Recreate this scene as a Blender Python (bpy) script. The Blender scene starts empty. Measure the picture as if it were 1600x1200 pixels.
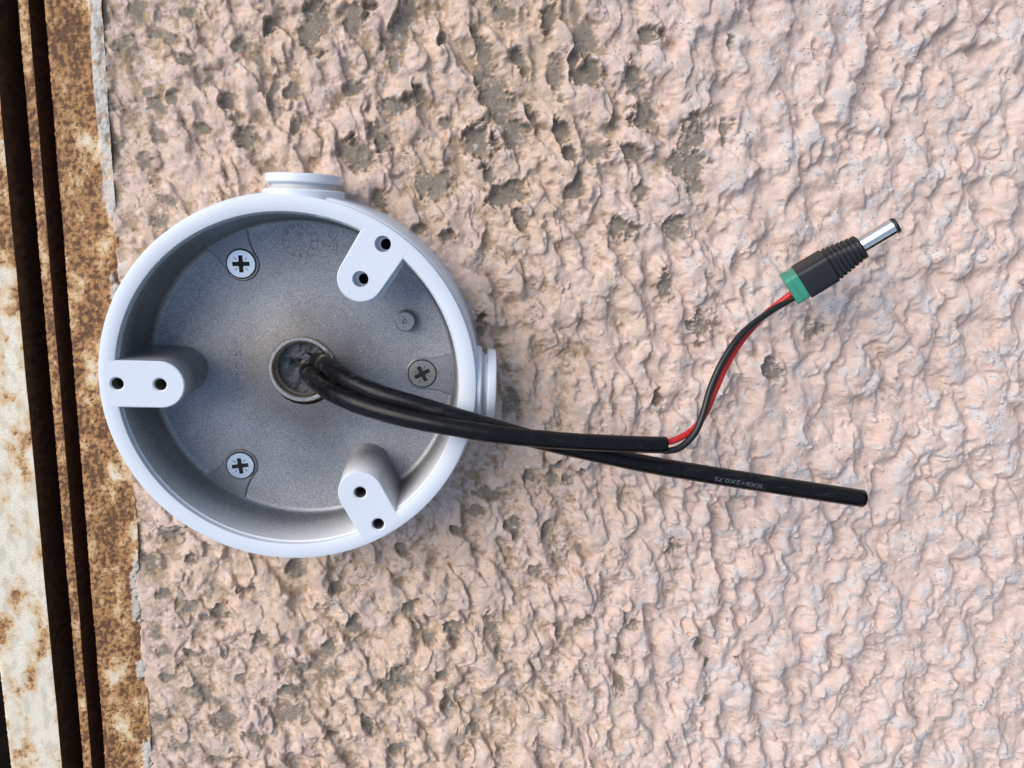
import bpy, bmesh, math, random
import numpy as np
from mathutils import Matrix, Vector, geometry

random.seed(7)
S = 0.001                      # everything below is measured in millimetres
sc = bpy.context.scene
col = sc.collection

# ------------------------------------------------------------------ camera
def rot(p, y, r):
    cx, sx, cy, sy, cz, sz = math.cos(p), math.sin(p), math.cos(y), math.sin(y), math.cos(r), math.sin(r)
    Rx = np.array([[1, 0, 0], [0, cx, -sx], [0, sx, cx]])
    Ry = np.array([[cy, 0, sy], [0, 1, 0], [-sy, 0, cy]])
    Rz = np.array([[cz, -sz, 0], [sz, cz, 0], [0, 0, 1]])
    return Rx @ Ry @ Rz
CAM_R = rot(0.20687, 0.06393, -0.03786)          # wall axes (right, up, outward) -> camera axes
CAM_P = np.array([49.456, 48.983, 251.183])      # right, up, outward (mm), the box axis is the origin
FOC = 1200.0                                     # focal length in pixels of a 1600 wide picture
cam = bpy.data.cameras.new("camera")
cam.sensor_width = 36.0
cam.lens = 36.0 * FOC / 1600.0
cam.clip_start, cam.clip_end = 0.005, 20.0
co = bpy.data.objects.new("camera", cam)
col.objects.link(co)
W2 = np.array([[1, 0, 0], [0, 0, -1], [0, 1, 0]], float)    # (right, up, outward) -> world (x, -y, z)
m = Matrix((W2 @ CAM_R.T).tolist()).to_4x4()
m.translation = Vector((W2 @ CAM_P * S).tolist())
co.matrix_world = m
sc.camera = co

def at(px, py, out):
    """Point of the place, (right, up) in mm, seen at a picture position and standing `out` mm off the wall plane."""
    d = np.stack([(np.asarray(px, float) - 800) / FOC, -(np.asarray(py, float) - 600) / FOC, -np.ones_like(np.asarray(px, float))], -1) @ CAM_R
    k = (out - CAM_P[2]) / d[..., 2]
    return CAM_P[0] + k * d[..., 0], CAM_P[1] + k * d[..., 1]

# ------------------------------------------------------------------ light
# open shade: a soft bright sky. The dome is tilted for even front fill: its zenith lies towards the upper left of
# the picture and out from the wall rather than straight up in it.
ZENITH = Vector((-0.50, -0.78, 0.38)).normalized()
SUN_DIR = Vector((-0.65, -0.65, 0.40)).normalized()      # towards the veiled sun
level = ZENITH.rotation_difference(Vector((0, 0, 1)))    # scene axes -> level sky axes
sun_level = level @ SUN_DIR
world = bpy.data.worlds.new("World")
sc.world = world
world.use_nodes = True
wn = world.node_tree
bg = wn.nodes["Background"]
sky = wn.nodes.new("ShaderNodeTexSky")
sky.sky_type = 'NISHITA'
sky.sun_disc = False
sky.sun_elevation = math.asin(sun_level.z)
sky.sun_rotation = math.atan2(sun_level.x, sun_level.y)
sky.air_density, sky.dust_density, sky.ozone_density = 1.0, 2.5, 1.0
wtc, wmp = wn.nodes.new("ShaderNodeTexCoord"), wn.nodes.new("ShaderNodeMapping")
wmp.inputs["Rotation"].default_value = level.to_euler()
wn.links.new(wtc.outputs["Generated"], wmp.inputs["Vector"])
wn.links.new(wmp.outputs[0], sky.inputs["Vector"])
wn.links.new(sky.outputs[0], bg.inputs[0])
bg.inputs[1].default_value = 0.10
sun = bpy.data.lights.new("sun", 'SUN')
sun.energy = 1.5
sun.angle = math.radians(52)
sun.color = (1.0, 0.95, 0.885)
so = bpy.data.objects.new("sun", sun)
col.objects.link(so)
so.rotation_euler = SUN_DIR.to_track_quat('Z', 'Y').to_euler()
vs = sc.view_settings
vs.view_transform, vs.look, vs.gamma, vs.use_curve_mapping = 'Standard', 'None', 1.0, False
vs.exposure = 0.76

# ------------------------------------------------------------------ helpers
def tag(o, label=None, cat=None, group=None, kind=None):
    for k, v in (("label", label), ("category", cat), ("group", group), ("kind", kind)):
        if v: o[k] = v
    return o

def empty(name, x, out, z, label, cat):
    o = bpy.data.objects.new(name, None)
    o.empty_display_size = 0.01
    o.location = (x * S, -out * S, z * S)
    col.objects.link(o)
    return tag(o, label, cat)

def link(name, me, mat, parent=None, smooth=35, label=None):
    o = bpy.data.objects.new(name, me)
    col.objects.link(o)
    for mt in (mat if isinstance(mat, (list, tuple)) else [mat]):
        me.materials.append(mt)
    if smooth:
        me.shade_smooth()
        me.set_sharp_from_angle(angle=math.radians(smooth))
    if parent is not None:
        o.parent = parent
        bpy.context.view_layer.update()
        o.matrix_parent_inverse = parent.matrix_world.inverted()
    if label: o["label"] = label
    return o

def mesh_from_bm(bm, name, recalc=True):
    if recalc: bmesh.ops.recalc_face_normals(bm, faces=bm.faces[:])
    me = bpy.data.meshes.new(name)
    bm.to_mesh(me); bm.free()
    return me

def V(x, out, z):               # mm (right, outward, up) -> world
    return Vector((x * S, -out * S, z * S))

def inset(loop, d):
    n = len(loop); res = []
    area = sum(loop[i][0] * loop[(i + 1) % n][1] - loop[(i + 1) % n][0] * loop[i][1] for i in range(n))
    sg = 1 if area > 0 else -1
    for i in range(n):
        a, b, c = Vector(loop[i - 1]), Vector(loop[i]), Vector(loop[(i + 1) % n])
        e1, e2 = (b - a), (c - b)
        n1 = Vector((-e1.y, e1.x)).normalized() * sg if e1.length > 1e-9 else Vector((0, 0))
        n2 = Vector((-e2.y, e2.x)).normalized() * sg if e2.length > 1e-9 else Vector((0, 0))
        nn = (n1 + n2)
        nn = nn.normalized() / max(0.5, math.sqrt((1 + n1.dot(n2)) / 2)) if nn.length > 1e-6 else n1
        res.append((b.x + nn.x * d, b.y + nn.y * d))
    return res

def circle(cx, cz, r, n=28, a0=0.0):
    return [(cx + r * math.cos(a0 + 2 * math.pi * i / n), cz + r * math.sin(a0 + 2 * math.pi * i / n)) for i in range(n)]

def plate(outer, front, back, holes=(), bevel=0.25, draft=0.0, shift=(0, 0), mat_hole=None, close=True, chamfer=0.0, chamfer_mat=None):
    """A slab whose front face looks outward. holes: (loop, depth, bottom material or None)."""
    bm = bmesh.new()
    top = inset(outer, bevel)
    loops = [[Vector((p[0], p[1], 0)) for p in top]]
    hs = []
    for h in holes:
        hl = h[0]
        if chamfer: hl = inset(hl, -chamfer)
        loops.append([Vector((p[0], p[1], 0)) for p in hl]); hs.append(hl)
    tris = geometry.tessellate_polygon(loops)
    flat = [bm.verts.new(V(p.x, front, p.y)) for lp in loops for p in lp]
    for t in tris:
        try: bm.faces.new([flat[i] for i in t])
        except ValueError: pass
    n = len(outer)
    def ring(lp, y): return [bm.verts.new(V(p[0], y, p[1])) for p in lp]
    def bridge(a, b, mi=0):
        k = len(a)
        for i in range(k):
            f = bm.faces.new((a[i], a[(i + 1) % k], b[(i + 1) % k], b[i])); f.material_index = mi
    r0 = flat[:n]
    r1 = ring(outer, front - bevel)
    bridge(r0, r1)
    low = [(p[0] + shift[0], p[1] + shift[1]) for p in inset(outer, -draft)]
    r2 = ring(low, back)
    bridge(r1, r2)
    if close: bm.faces.new(r2)
    o = n
    for hi, h in enumerate(holes):
        k = len(h[0]); a = flat[o:o + k]; o += k
        y = front
        if chamfer:
            b = ring(h[0], front - chamfer); bridge(a, b, chamfer_mat or 0); a = b; y -= chamfer
        b = ring(h[0], y - h[1]); bridge(a, b, mat_hole if mat_hole is not None else 0)
        if len(h) < 3 or h[2] is not None:
            f = bm.faces.new(b); f.material_index = h[2] if len(h) > 2 else (mat_hole or 0)
    return mesh_from_bm(bm, "plate", recalc=True)

def lathe(profile, axis='out', seg=128, base=(0, 0, 0), close=False, mats=None):
    """profile: (radius, distance along the axis). axis: 'out' (off the wall), 'up' or 'right'."""
    bm = bmesh.new(); rings = []
    for r, h in profile:
        ring = []
        for i in range(seg if r > 1e-6 else 1):
            a = 2 * math.pi * i / seg
            c, s = r * math.cos(a), r * math.sin(a)
            if axis == 'out': p = V(base[0] + c, base[1] + h, base[2] + s)
            elif axis == 'up': p = V(base[0] + c, base[1] + s, base[2] + h)
            else: p = V(base[0] + h, base[1] + c, base[2] + s)
            ring.append(bm.verts.new(p))
        rings.append(ring)
    for k in range(len(rings) - 1):
        a, b = rings[k], rings[k + 1]
        for i in range(seg):
            j = (i + 1) % seg
            if len(a) == 1: f = bm.faces.new((a[0], b[j], b[i]))
            elif len(b) == 1: f = bm.faces.new((a[i], a[j], b[0]))
            else: f = bm.faces.new((a[i], a[j], b[j], b[i]))
            if mats: f.material_index = mats[k]
    bmesh.ops.remove_doubles(bm, verts=bm.verts[:], dist=1e-7)
    return mesh_from_bm(bm, "lathe")

def spline(pts, n=10):
    P = [np.array(p, float) for p in pts]
    P = [2 * P[0] - P[1]] + P + [2 * P[-1] - P[-2]]
    res = []
    for i in range(1, len(P) - 2):
        p0, p1, p2, p3 = P[i - 1:i + 3]
        for k in range(n):
            t = k / n
            res.append(0.5 * (2 * p1 + (p2 - p0) * t + (2 * p0 - 5 * p1 + 4 * p2 - p3) * t * t + (3 * p1 - p0 - 3 * p2 + p3) * t ** 3))
    res.append(P[-2])
    return np.array(res)

def frames(C):
    T = np.gradient(C, axis=0); T /= np.linalg.norm(T, axis=1)[:, None]
    n = np.array([0, 1.0, 0]); N = []
    for t in T:                      # keep the first normal as close to "outward" as possible
        n = np.array([0, 1.0, 0]) - t * t[1]
        if np.linalg.norm(n) < 0.25: n = N[-1] - t * np.dot(N[-1], t) if N else np.array([0, 0, 1.0]) - t * t[2]
        N.append(n / np.linalg.norm(n))
    for _ in range(3):
        N = [N[0]] + [(N[i - 1] + N[i] + N[i + 1]) for i in range(1, len(N) - 1)] + [N[-1]]
        N = [v - t * np.dot(v, t) for v, t in zip(N, T)]; N = [v / np.linalg.norm(v) for v in N]
    N = np.array(N); return T, N, np.cross(T, N)

def tube(pts, r, seg=24, n=10, caps=True, wob=0.0, hollow=0.0, seed=0):
    """Swept round tube through (right, outward, up) points."""
    C = spline(pts, n); T, N, B = frames(C)
    rng = np.random.default_rng(seed)
    R = r if np.ndim(r) else np.full(len(C), float(r))
    if np.ndim(r): R = np.interp(np.linspace(0, 1, len(C)), np.linspace(0, 1, len(r)), r)
    ph = rng.uniform(0, 6.28, 4)
    bm = bmesh.new(); rings = []
    for k in range(len(C)):
        s = k / len(C) * 60
        rk = R[k] * (1 + wob * (math.sin(s + ph[0]) + 0.7 * math.sin(2.3 * s + ph[1])))
        ring = []
        for i in range(seg):
            a = 2 * math.pi * i / seg
            rr = rk * (1 + wob * 1.5 * math.sin(2 * a + ph[2] + 0.06 * s))
            p = C[k] + rr * (math.cos(a) * N[k] + math.sin(a) * B[k])
            ring.append(bm.verts.new(V(*p)))
        rings.append(ring)
    for k in range(len(rings) - 1):
        a, b = rings[k], rings[k + 1]
        for i in range(seg):
            j = (i + 1) % seg
            bm.faces.new((a[i], a[j], b[j], b[i]))
    if caps:
        for ring, c, t, sg in ((rings[0], C[0], T[0], -1), (rings[-1], C[-1], T[-1], 1)):
            e = [bm.verts.new(v.co * 0.94 + V(*c) * 0.06 + V(*(t * sg * 0.05 * R[-1]))) for v in ring]
            for i in range(seg): bm.faces.new((ring[i], ring[(i + 1) % seg], e[(i + 1) % seg], e[i]))
            if hollow:
                f_ = [bm.verts.new(v.co * (1 - hollow) + V(*c) * hollow - V(*(t * sg * 1.2))) for v in e]
                for i in range(seg): bm.faces.new((e[i], e[(i + 1) % seg], f_[(i + 1) % seg], f_[i]))
                e = f_
            bm.faces.new(e)
    return mesh_from_bm(bm, "tube"), (C, T, N, B)

def text_mesh(body, size, extrude=0.0):
    cu = bpy.data.curves.new("lettering", 'FONT')
    cu.body, cu.size, cu.extrude, cu.align_x, cu.align_y = body, size, extrude, 'CENTER', 'CENTER'
    cu.resolution_u = 3
    ob = bpy.data.objects.new("lettering", cu); col.objects.link(ob)
    bpy.context.view_layer.update()
    me = bpy.data.meshes.new_from_object(ob.evaluated_get(bpy.context.evaluated_depsgraph_get()))
    bpy.data.objects.remove(ob); bpy.data.curves.remove(cu)
    return me

# ------------------------------------------------------------------ noise (numpy)
def perlin(x, y, seed=0):
    rng = np.random.default_rng(seed)
    perm = rng.permutation(512).astype(np.int32); perm = np.concatenate([perm, perm])
    ang = rng.uniform(0, 2 * np.pi, 512).astype(np.float32); gx, gy = np.cos(ang), np.sin(ang)
    xi, yi = np.floor(x).astype(np.int32), np.floor(y).astype(np.int32)
    xf, yf = (x - xi).astype(np.float32), (y - yi).astype(np.float32)
    u, v = xf * xf * xf * (xf * (xf * 6 - 15) + 10), yf * yf * yf * (yf * (yf * 6 - 15) + 10)
    def g(ix, iy, dx, dy):
        h = perm[perm[ix & 511] + (iy & 511)]
        return gx[h] * dx + gy[h] * dy
    a = g(xi, yi, xf, yf); b = g(xi + 1, yi, xf - 1, yf); c = g(xi, yi + 1, xf, yf - 1); d = g(xi + 1, yi + 1, xf - 1, yf - 1)
    return 1.5 * ((a + u * (b - a)) * (1 - v) + (c + u * (d - c)) * v)
def fbm(x, y, oct, seed, gain=0.5):
    r = 0; a = 1.0; t = 0
    for i in range(oct):
        r = r + a * perlin(x * 2 ** i, y * 2 ** i, seed + i * 17); t += a; a *= gain
    return r / t
def sst(a, b, x):
    t = np.clip((x - a) / (b - a), 0, 1); return t * t * (3 - 2 * t)
def lerp(a, b, t): return a + (b - a) * t

# ------------------------------------------------------------------ materials
def mat(name, base, rough=0.5, metal=0.0, spec=0.5):
    mt = bpy.data.materials.new(name); mt.use_nodes = True
    b = mt.node_tree.nodes["Principled BSDF"]
    b.inputs["Base Color"].default_value = (*base, 1)
    b.inputs["Roughness"].default_value = rough
    b.inputs["Metallic"].default_value = metal
    b.inputs["Specular IOR Level"].default_value = spec
    return mt, mt.node_tree, b
def nd(nt, typ, **kw):
    n = nt.nodes.new(typ)
    for k, v in kw.items():
        if k in n.inputs: n.inputs[k].default_value = v
        else: setattr(n, k, v)
    return n
def noise(nt, scale, detail=4, rough=0.55, vec=None):
    n = nd(nt, "ShaderNodeTexNoise", Scale=scale, Detail=detail, Roughness=rough)
    if vec is None:
        tc = nt.nodes.get("TC") or nt.nodes.new("ShaderNodeTexCoord"); tc.name = "TC"; vec = tc.outputs["Object"]
    nt.links.new(vec, n.inputs["Vector"]); return n
def ramp(nt, src, *stops):
    r = nt.nodes.new("ShaderNodeValToRGB"); nt.links.new(src, r.inputs[0])
    els = r.color_ramp.elements
    while len(els) < len(stops): els.new(0.5)
    for e, (p, c) in zip(els, stops):
        e.position = p; e.color = (*c, 1) if len(c) == 3 else c
    return r
def mixc(nt, fac, a, b, mode='MIX'):
    n = nt.nodes.new("ShaderNodeMix"); n.data_type = 'RGBA'; n.blend_type = mode
    for sock, v in ((n.inputs[0], fac), (n.inputs[6], a), (n.inputs[7], b)):
        if hasattr(v, "is_linked") or hasattr(v, "links"): nt.links.new(v, sock)
        elif np.ndim(v): sock.default_value = (*v, 1)
        else: sock.default_value = v
    return n.outputs[2]
def math_n(nt, op, a, b=None, clamp=False):
    n = nt.nodes.new("ShaderNodeMath"); n.operation = op; n.use_clamp = clamp
    for i, v in enumerate((a, b)):
        if v is None: continue
        if hasattr(v, "links"): nt.links.new(v, n.inputs[i])
        else: n.inputs[i].default_value = v
    return n.outputs[0]
def bump(nt, b, height, strength=0.3, dist=0.0002):
    n = nd(nt, "ShaderNodeBump", Strength=strength, Distance=dist)
    nt.links.new(height, n.inputs["Height"]); nt.links.new(n.outputs[0], b.inputs["Normal"])

def vcol_mat(name, rough, fine=2500, bstr=0.35, bdist=0.00025, var=0.12):
    mt, nt, b = mat(name, (0.5, 0.5, 0.5), rough, 0, 0.3)
    at_ = nd(nt, "ShaderNodeAttribute", attribute_name="Col")
    n = noise(nt, fine, 5, 0.65)
    r = ramp(nt, n.outputs[0], (0.3, (1 - var,) * 3), (0.7, (1 + var,) * 3))
    c = mixc(nt, 1.0, at_.outputs["Color"], r.outputs[0], 'MULTIPLY')
    nt.links.new(c, b.inputs["Base Color"])
    bump(nt, b, n.outputs[0], bstr, bdist)
    return mt

M_STUCCO = vcol_mat("pink_painted_stucco", 0.8, 2300, 0.8, 0.0004, 0.11)
M_RUST = vcol_mat("rusty_painted_steel", 0.62, 2600, 0.55, 0.0003, 0.25)

def white_paint():
    mt, nt, b = mat("white_powder_coat", (0.80, 0.80, 0.80), 0.42, 0, 0.4)
    n = noise(nt, 60, 4)
    r = ramp(nt, n.outputs[0], (0.35, (0.665, 0.715, 0.775)), (0.65, (0.70, 0.75, 0.81)))
    v = nd(nt, "ShaderNodeTexVoronoi", Scale=260.0, Randomness=1.0)
    nt.links.new(nt.nodes["TC"].outputs["Object"], v.inputs["Vector"])
    n2 = noise(nt, 45, 2)
    lim = ramp(nt, n2.outputs[0], (0.52, (0, 0, 0)), (0.72, (0.11, 0.11, 0.11)))
    spot = math_n(nt, 'LESS_THAN', v.outputs["Distance"], lim.outputs[0])
    c = mixc(nt, spot, r.outputs[0], (0.10, 0.09, 0.08))
    nt.links.new(c, b.inputs["Base Color"])
    n3 = noise(nt, 1800, 3)
    bump(nt, b, n3.outputs[0], 0.12, 0.00008)
    return mt
M_WHITE = white_paint()

def cast_metal(name, overspray):
    """Bare die-cast aluminium; white overspray near the painted rim where asked."""
    mt, nt, b = mat(name, (0.4, 0.4, 0.4), 0.46, 0.85)
    n = noise(nt, 2400, 3, 0.75)
    n1 = noise(nt, 38, 4, 0.6)
    big = ramp(nt, n1.outputs[0], (0.3, (0.255, 0.26, 0.27)), (0.7, (0.35, 0.36, 0.375)))
    grain = ramp(nt, n.outputs[0], (0.33, (0.62, 0.62, 0.62)), (0.68, (1.42, 1.42, 1.42)))
    c = mixc(nt, 1.0, big.outputs[0], grain.outputs[0], 'MULTIPLY')
    if overspray:
        # darker and browner tone round the cable entry
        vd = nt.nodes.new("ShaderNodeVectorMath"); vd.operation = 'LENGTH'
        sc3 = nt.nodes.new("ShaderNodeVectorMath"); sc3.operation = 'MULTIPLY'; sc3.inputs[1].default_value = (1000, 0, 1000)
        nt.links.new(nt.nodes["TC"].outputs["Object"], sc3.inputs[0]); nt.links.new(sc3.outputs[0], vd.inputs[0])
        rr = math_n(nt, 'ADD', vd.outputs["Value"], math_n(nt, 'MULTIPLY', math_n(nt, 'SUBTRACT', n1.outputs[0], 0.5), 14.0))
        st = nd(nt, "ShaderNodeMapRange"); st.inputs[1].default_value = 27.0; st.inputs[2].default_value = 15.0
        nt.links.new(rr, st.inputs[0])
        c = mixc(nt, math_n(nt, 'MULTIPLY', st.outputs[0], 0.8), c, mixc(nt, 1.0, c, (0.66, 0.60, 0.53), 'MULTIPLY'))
        sep = nt.nodes.new("ShaderNodeSeparateXYZ"); nt.links.new(nt.nodes["TC"].outputs["Object"], sep.inputs[0])
        h = math_n(nt, 'MULTIPLY_ADD', sep.outputs["Y"], -1000.0)      # mm off the wall
        h.node.inputs[2].default_value = 0.0
        # more overspray low and to the right of the box
        d = math_n(nt, 'ADD', math_n(nt, 'MULTIPLY', sep.outputs["Z"], -110.0), math_n(nt, 'MULTIPLY', sep.outputs["X"], 60.0))
        hh = math_n(nt, 'ADD', h, d)
        hn = math_n(nt, 'ADD', hh, math_n(nt, 'MULTIPLY', math_n(nt, 'SUBTRACT', n.outputs[0], 0.5), 16.0))
        f = nd(nt, "ShaderNodeMapRange"); f.inputs[1].default_value = 13.5; f.inputs[2].default_value = 28.0
        nt.links.new(hn, f.inputs[0])
        c = mixc(nt, f.outputs[0], c, (0.74, 0.75, 0.76))
        inv = math_n(nt, 'SUBTRACT', 1.0, f.outputs[0])
        nt.links.new(math_n(nt, 'MULTIPLY', inv, 0.85), b.inputs["Metallic"])
    nt.links.new(c, b.inputs["Base Color"])
    bump(nt, b, n.outputs[0], 0.5, 0.00012)
    return mt
M_CAST = cast_metal("bare_cast_aluminium", False)
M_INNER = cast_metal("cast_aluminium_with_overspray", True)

def simple(name, base, rough, metal=0.0, var=0.1, scale=900, bstr=0.15, bd=0.0001, spec=0.5):
    mt, nt, b = mat(name, base, rough, metal, spec)
    n = noise(nt, scale, 4)
    r = ramp(nt, n.outputs[0], (0.3, tuple(x * (1 - var) for x in base)), (0.7, tuple(x * (1 + var) for x in base)))
    nt.links.new(r.outputs[0], b.inputs["Base Color"])
    bump(nt, b, n.outputs[0], bstr, bd)
    return mt
M_ZINC = simple("zinc_plated_screw", (0.84, 0.93, 0.94), 0.28, 0.8, 0.08, 1500)
M_DULL = simple("dull_zinc_screw", (0.36, 0.37, 0.345), 0.36, 0.7, 0.15, 1500)
M_RECESS = simple("screw_recess_shade", (0.022, 0.022, 0.02), 0.6, 0.0, 0.4, 2000, 0.4, spec=0.2)  # near-black colour stands in for the shade of a deeper recess
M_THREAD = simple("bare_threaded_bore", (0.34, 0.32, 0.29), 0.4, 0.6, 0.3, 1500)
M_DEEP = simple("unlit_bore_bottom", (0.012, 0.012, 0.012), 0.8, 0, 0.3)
M_STEEL = simple("bright_threaded_steel", (0.72, 0.64, 0.52), 0.24, 0.95, 0.25, 1500, 0.3)
M_FOAM = simple("grey_sealing_putty", (0.085, 0.088, 0.094), 0.85, 0, 0.55, 1400, 0.9, 0.0004)
def sheath_mat():
    mt, nt, b = mat("black_cable_sheath", (0.008, 0.008, 0.009), 0.34, 0, 0.22)
    n = noise(nt, 240, 6, 0.75)
    r = ramp(nt, n.outputs[0], (0.60, (0.006, 0.006, 0.007)), (0.80, (0.04, 0.04, 0.042)))
    nt.links.new(r.outputs[0], b.inputs["Base Color"])
    rr = ramp(nt, n.outputs[0], (0.4, (0.2,) * 3), (0.75, (0.5,) * 3))
    nt.links.new(rr.outputs[0], b.inputs["Roughness"])
    mp = nd(nt, "ShaderNodeMapping"); mp.inputs["Scale"].default_value = (60, 420, 420)
    nt.links.new(nt.nodes["TC"].outputs["Object"], mp.inputs["Vector"])
    sc_ = noise(nt, 1.0, 5, 0.7, mp.outputs[0]); pt = noise(nt, 30, 2)
    scuff = math_n(nt, 'MULTIPLY', ramp(nt, sc_.outputs[0], (0.53, (0, 0, 0)), (0.68, (1, 1, 1))).outputs[0], ramp(nt, pt.outputs[0], (0.45, (0, 0, 0)), (0.65, (0.8, 0.8, 0.8))).outputs[0])
    nt.links.new(mixc(nt, scuff, r.outputs[0], (0.075, 0.077, 0.08)), b.inputs["Base Color"])
    n2 = noise(nt, 900, 3)
    bump(nt, b, n2.outputs[0], 0.12, 0.0001)
    return mt
M_SHEATH = sheath_mat()
M_BLACKWIRE = simple("black_wire_insulation", (0.012, 0.012, 0.012), 0.38, 0, 0.2)
M_REDWIRE = simple("red_wire_insulation", (0.55, 0.018, 0.014), 0.4, 0, 0.08)
M_PRINT = simple("grey_sheath_print", (0.115, 0.125, 0.14), 0.6, 0, 0.4, 2500)
M_BLACKPL = simple("black_moulded_plastic", (0.015, 0.016, 0.018), 0.48, 0, 0.2, 1500, 0.2, spec=0.4)
M_GREEN = simple("green_terminal_plastic", (0.042, 0.28, 0.185), 0.45, 0, 0.08, 400)
M_NICKEL = simple("nickel_plated_barrel", (0.92, 0.87, 0.79), 0.2, 1.0, 0.03, 60, 0.0)
M_DARK = simple("gap_shade_black", (0.008, 0.006, 0.005), 0.95, 0, 0.5, 100, spec=0.03)  # near-black colour paints the darkness inside the gaps

# ------------------------------------------------------------------ the stucco wall
def grid_mesh(name, X, O, Z, C):
    """Height field: arrays (rows, cols) of right / outward / up in mm and linear colours."""
    nr, nc = X.shape
    co_ = np.empty((nr * nc, 3), np.float32)
    co_[:, 0], co_[:, 1], co_[:, 2] = X.ravel() * S, -O.ravel() * S, Z.ravel() * S
    idx = np.arange(nr * nc, dtype=np.int32).reshape(nr, nc)
    q = np.stack([idx[:-1, :-1], idx[:-1, 1:], idx[1:, 1:], idx[1:, :-1]], -1).reshape(-1, 4)
    me = bpy.data.meshes.new(name)
    me.vertices.add(nr * nc); me.vertices.foreach_set("co", co_.ravel())
    me.loops.add(q.size); me.loops.foreach_set("vertex_index", q.ravel())
    me.polygons.add(len(q)); me.polygons.foreach_set("loop_start", np.arange(0, q.size, 4, dtype=np.int32))
    me.update(calc_edges=True)
    a = me.color_attributes.new("Col", 'FLOAT_COLOR', 'POINT')
    rgba = np.ones((nr * nc, 4), np.float32); rgba[:, :3] = np.clip(C.reshape(-1, 3), 0, 1)
    a.data.foreach_set("color", rgba.ravel())
    me.validate()
    return me

def axis(lo, a, b, hi, fine, coarse):
    return np.concatenate([np.arange(lo, a, coarse), np.arange(a, b, fine), np.arange(b, hi, coarse)])

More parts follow.
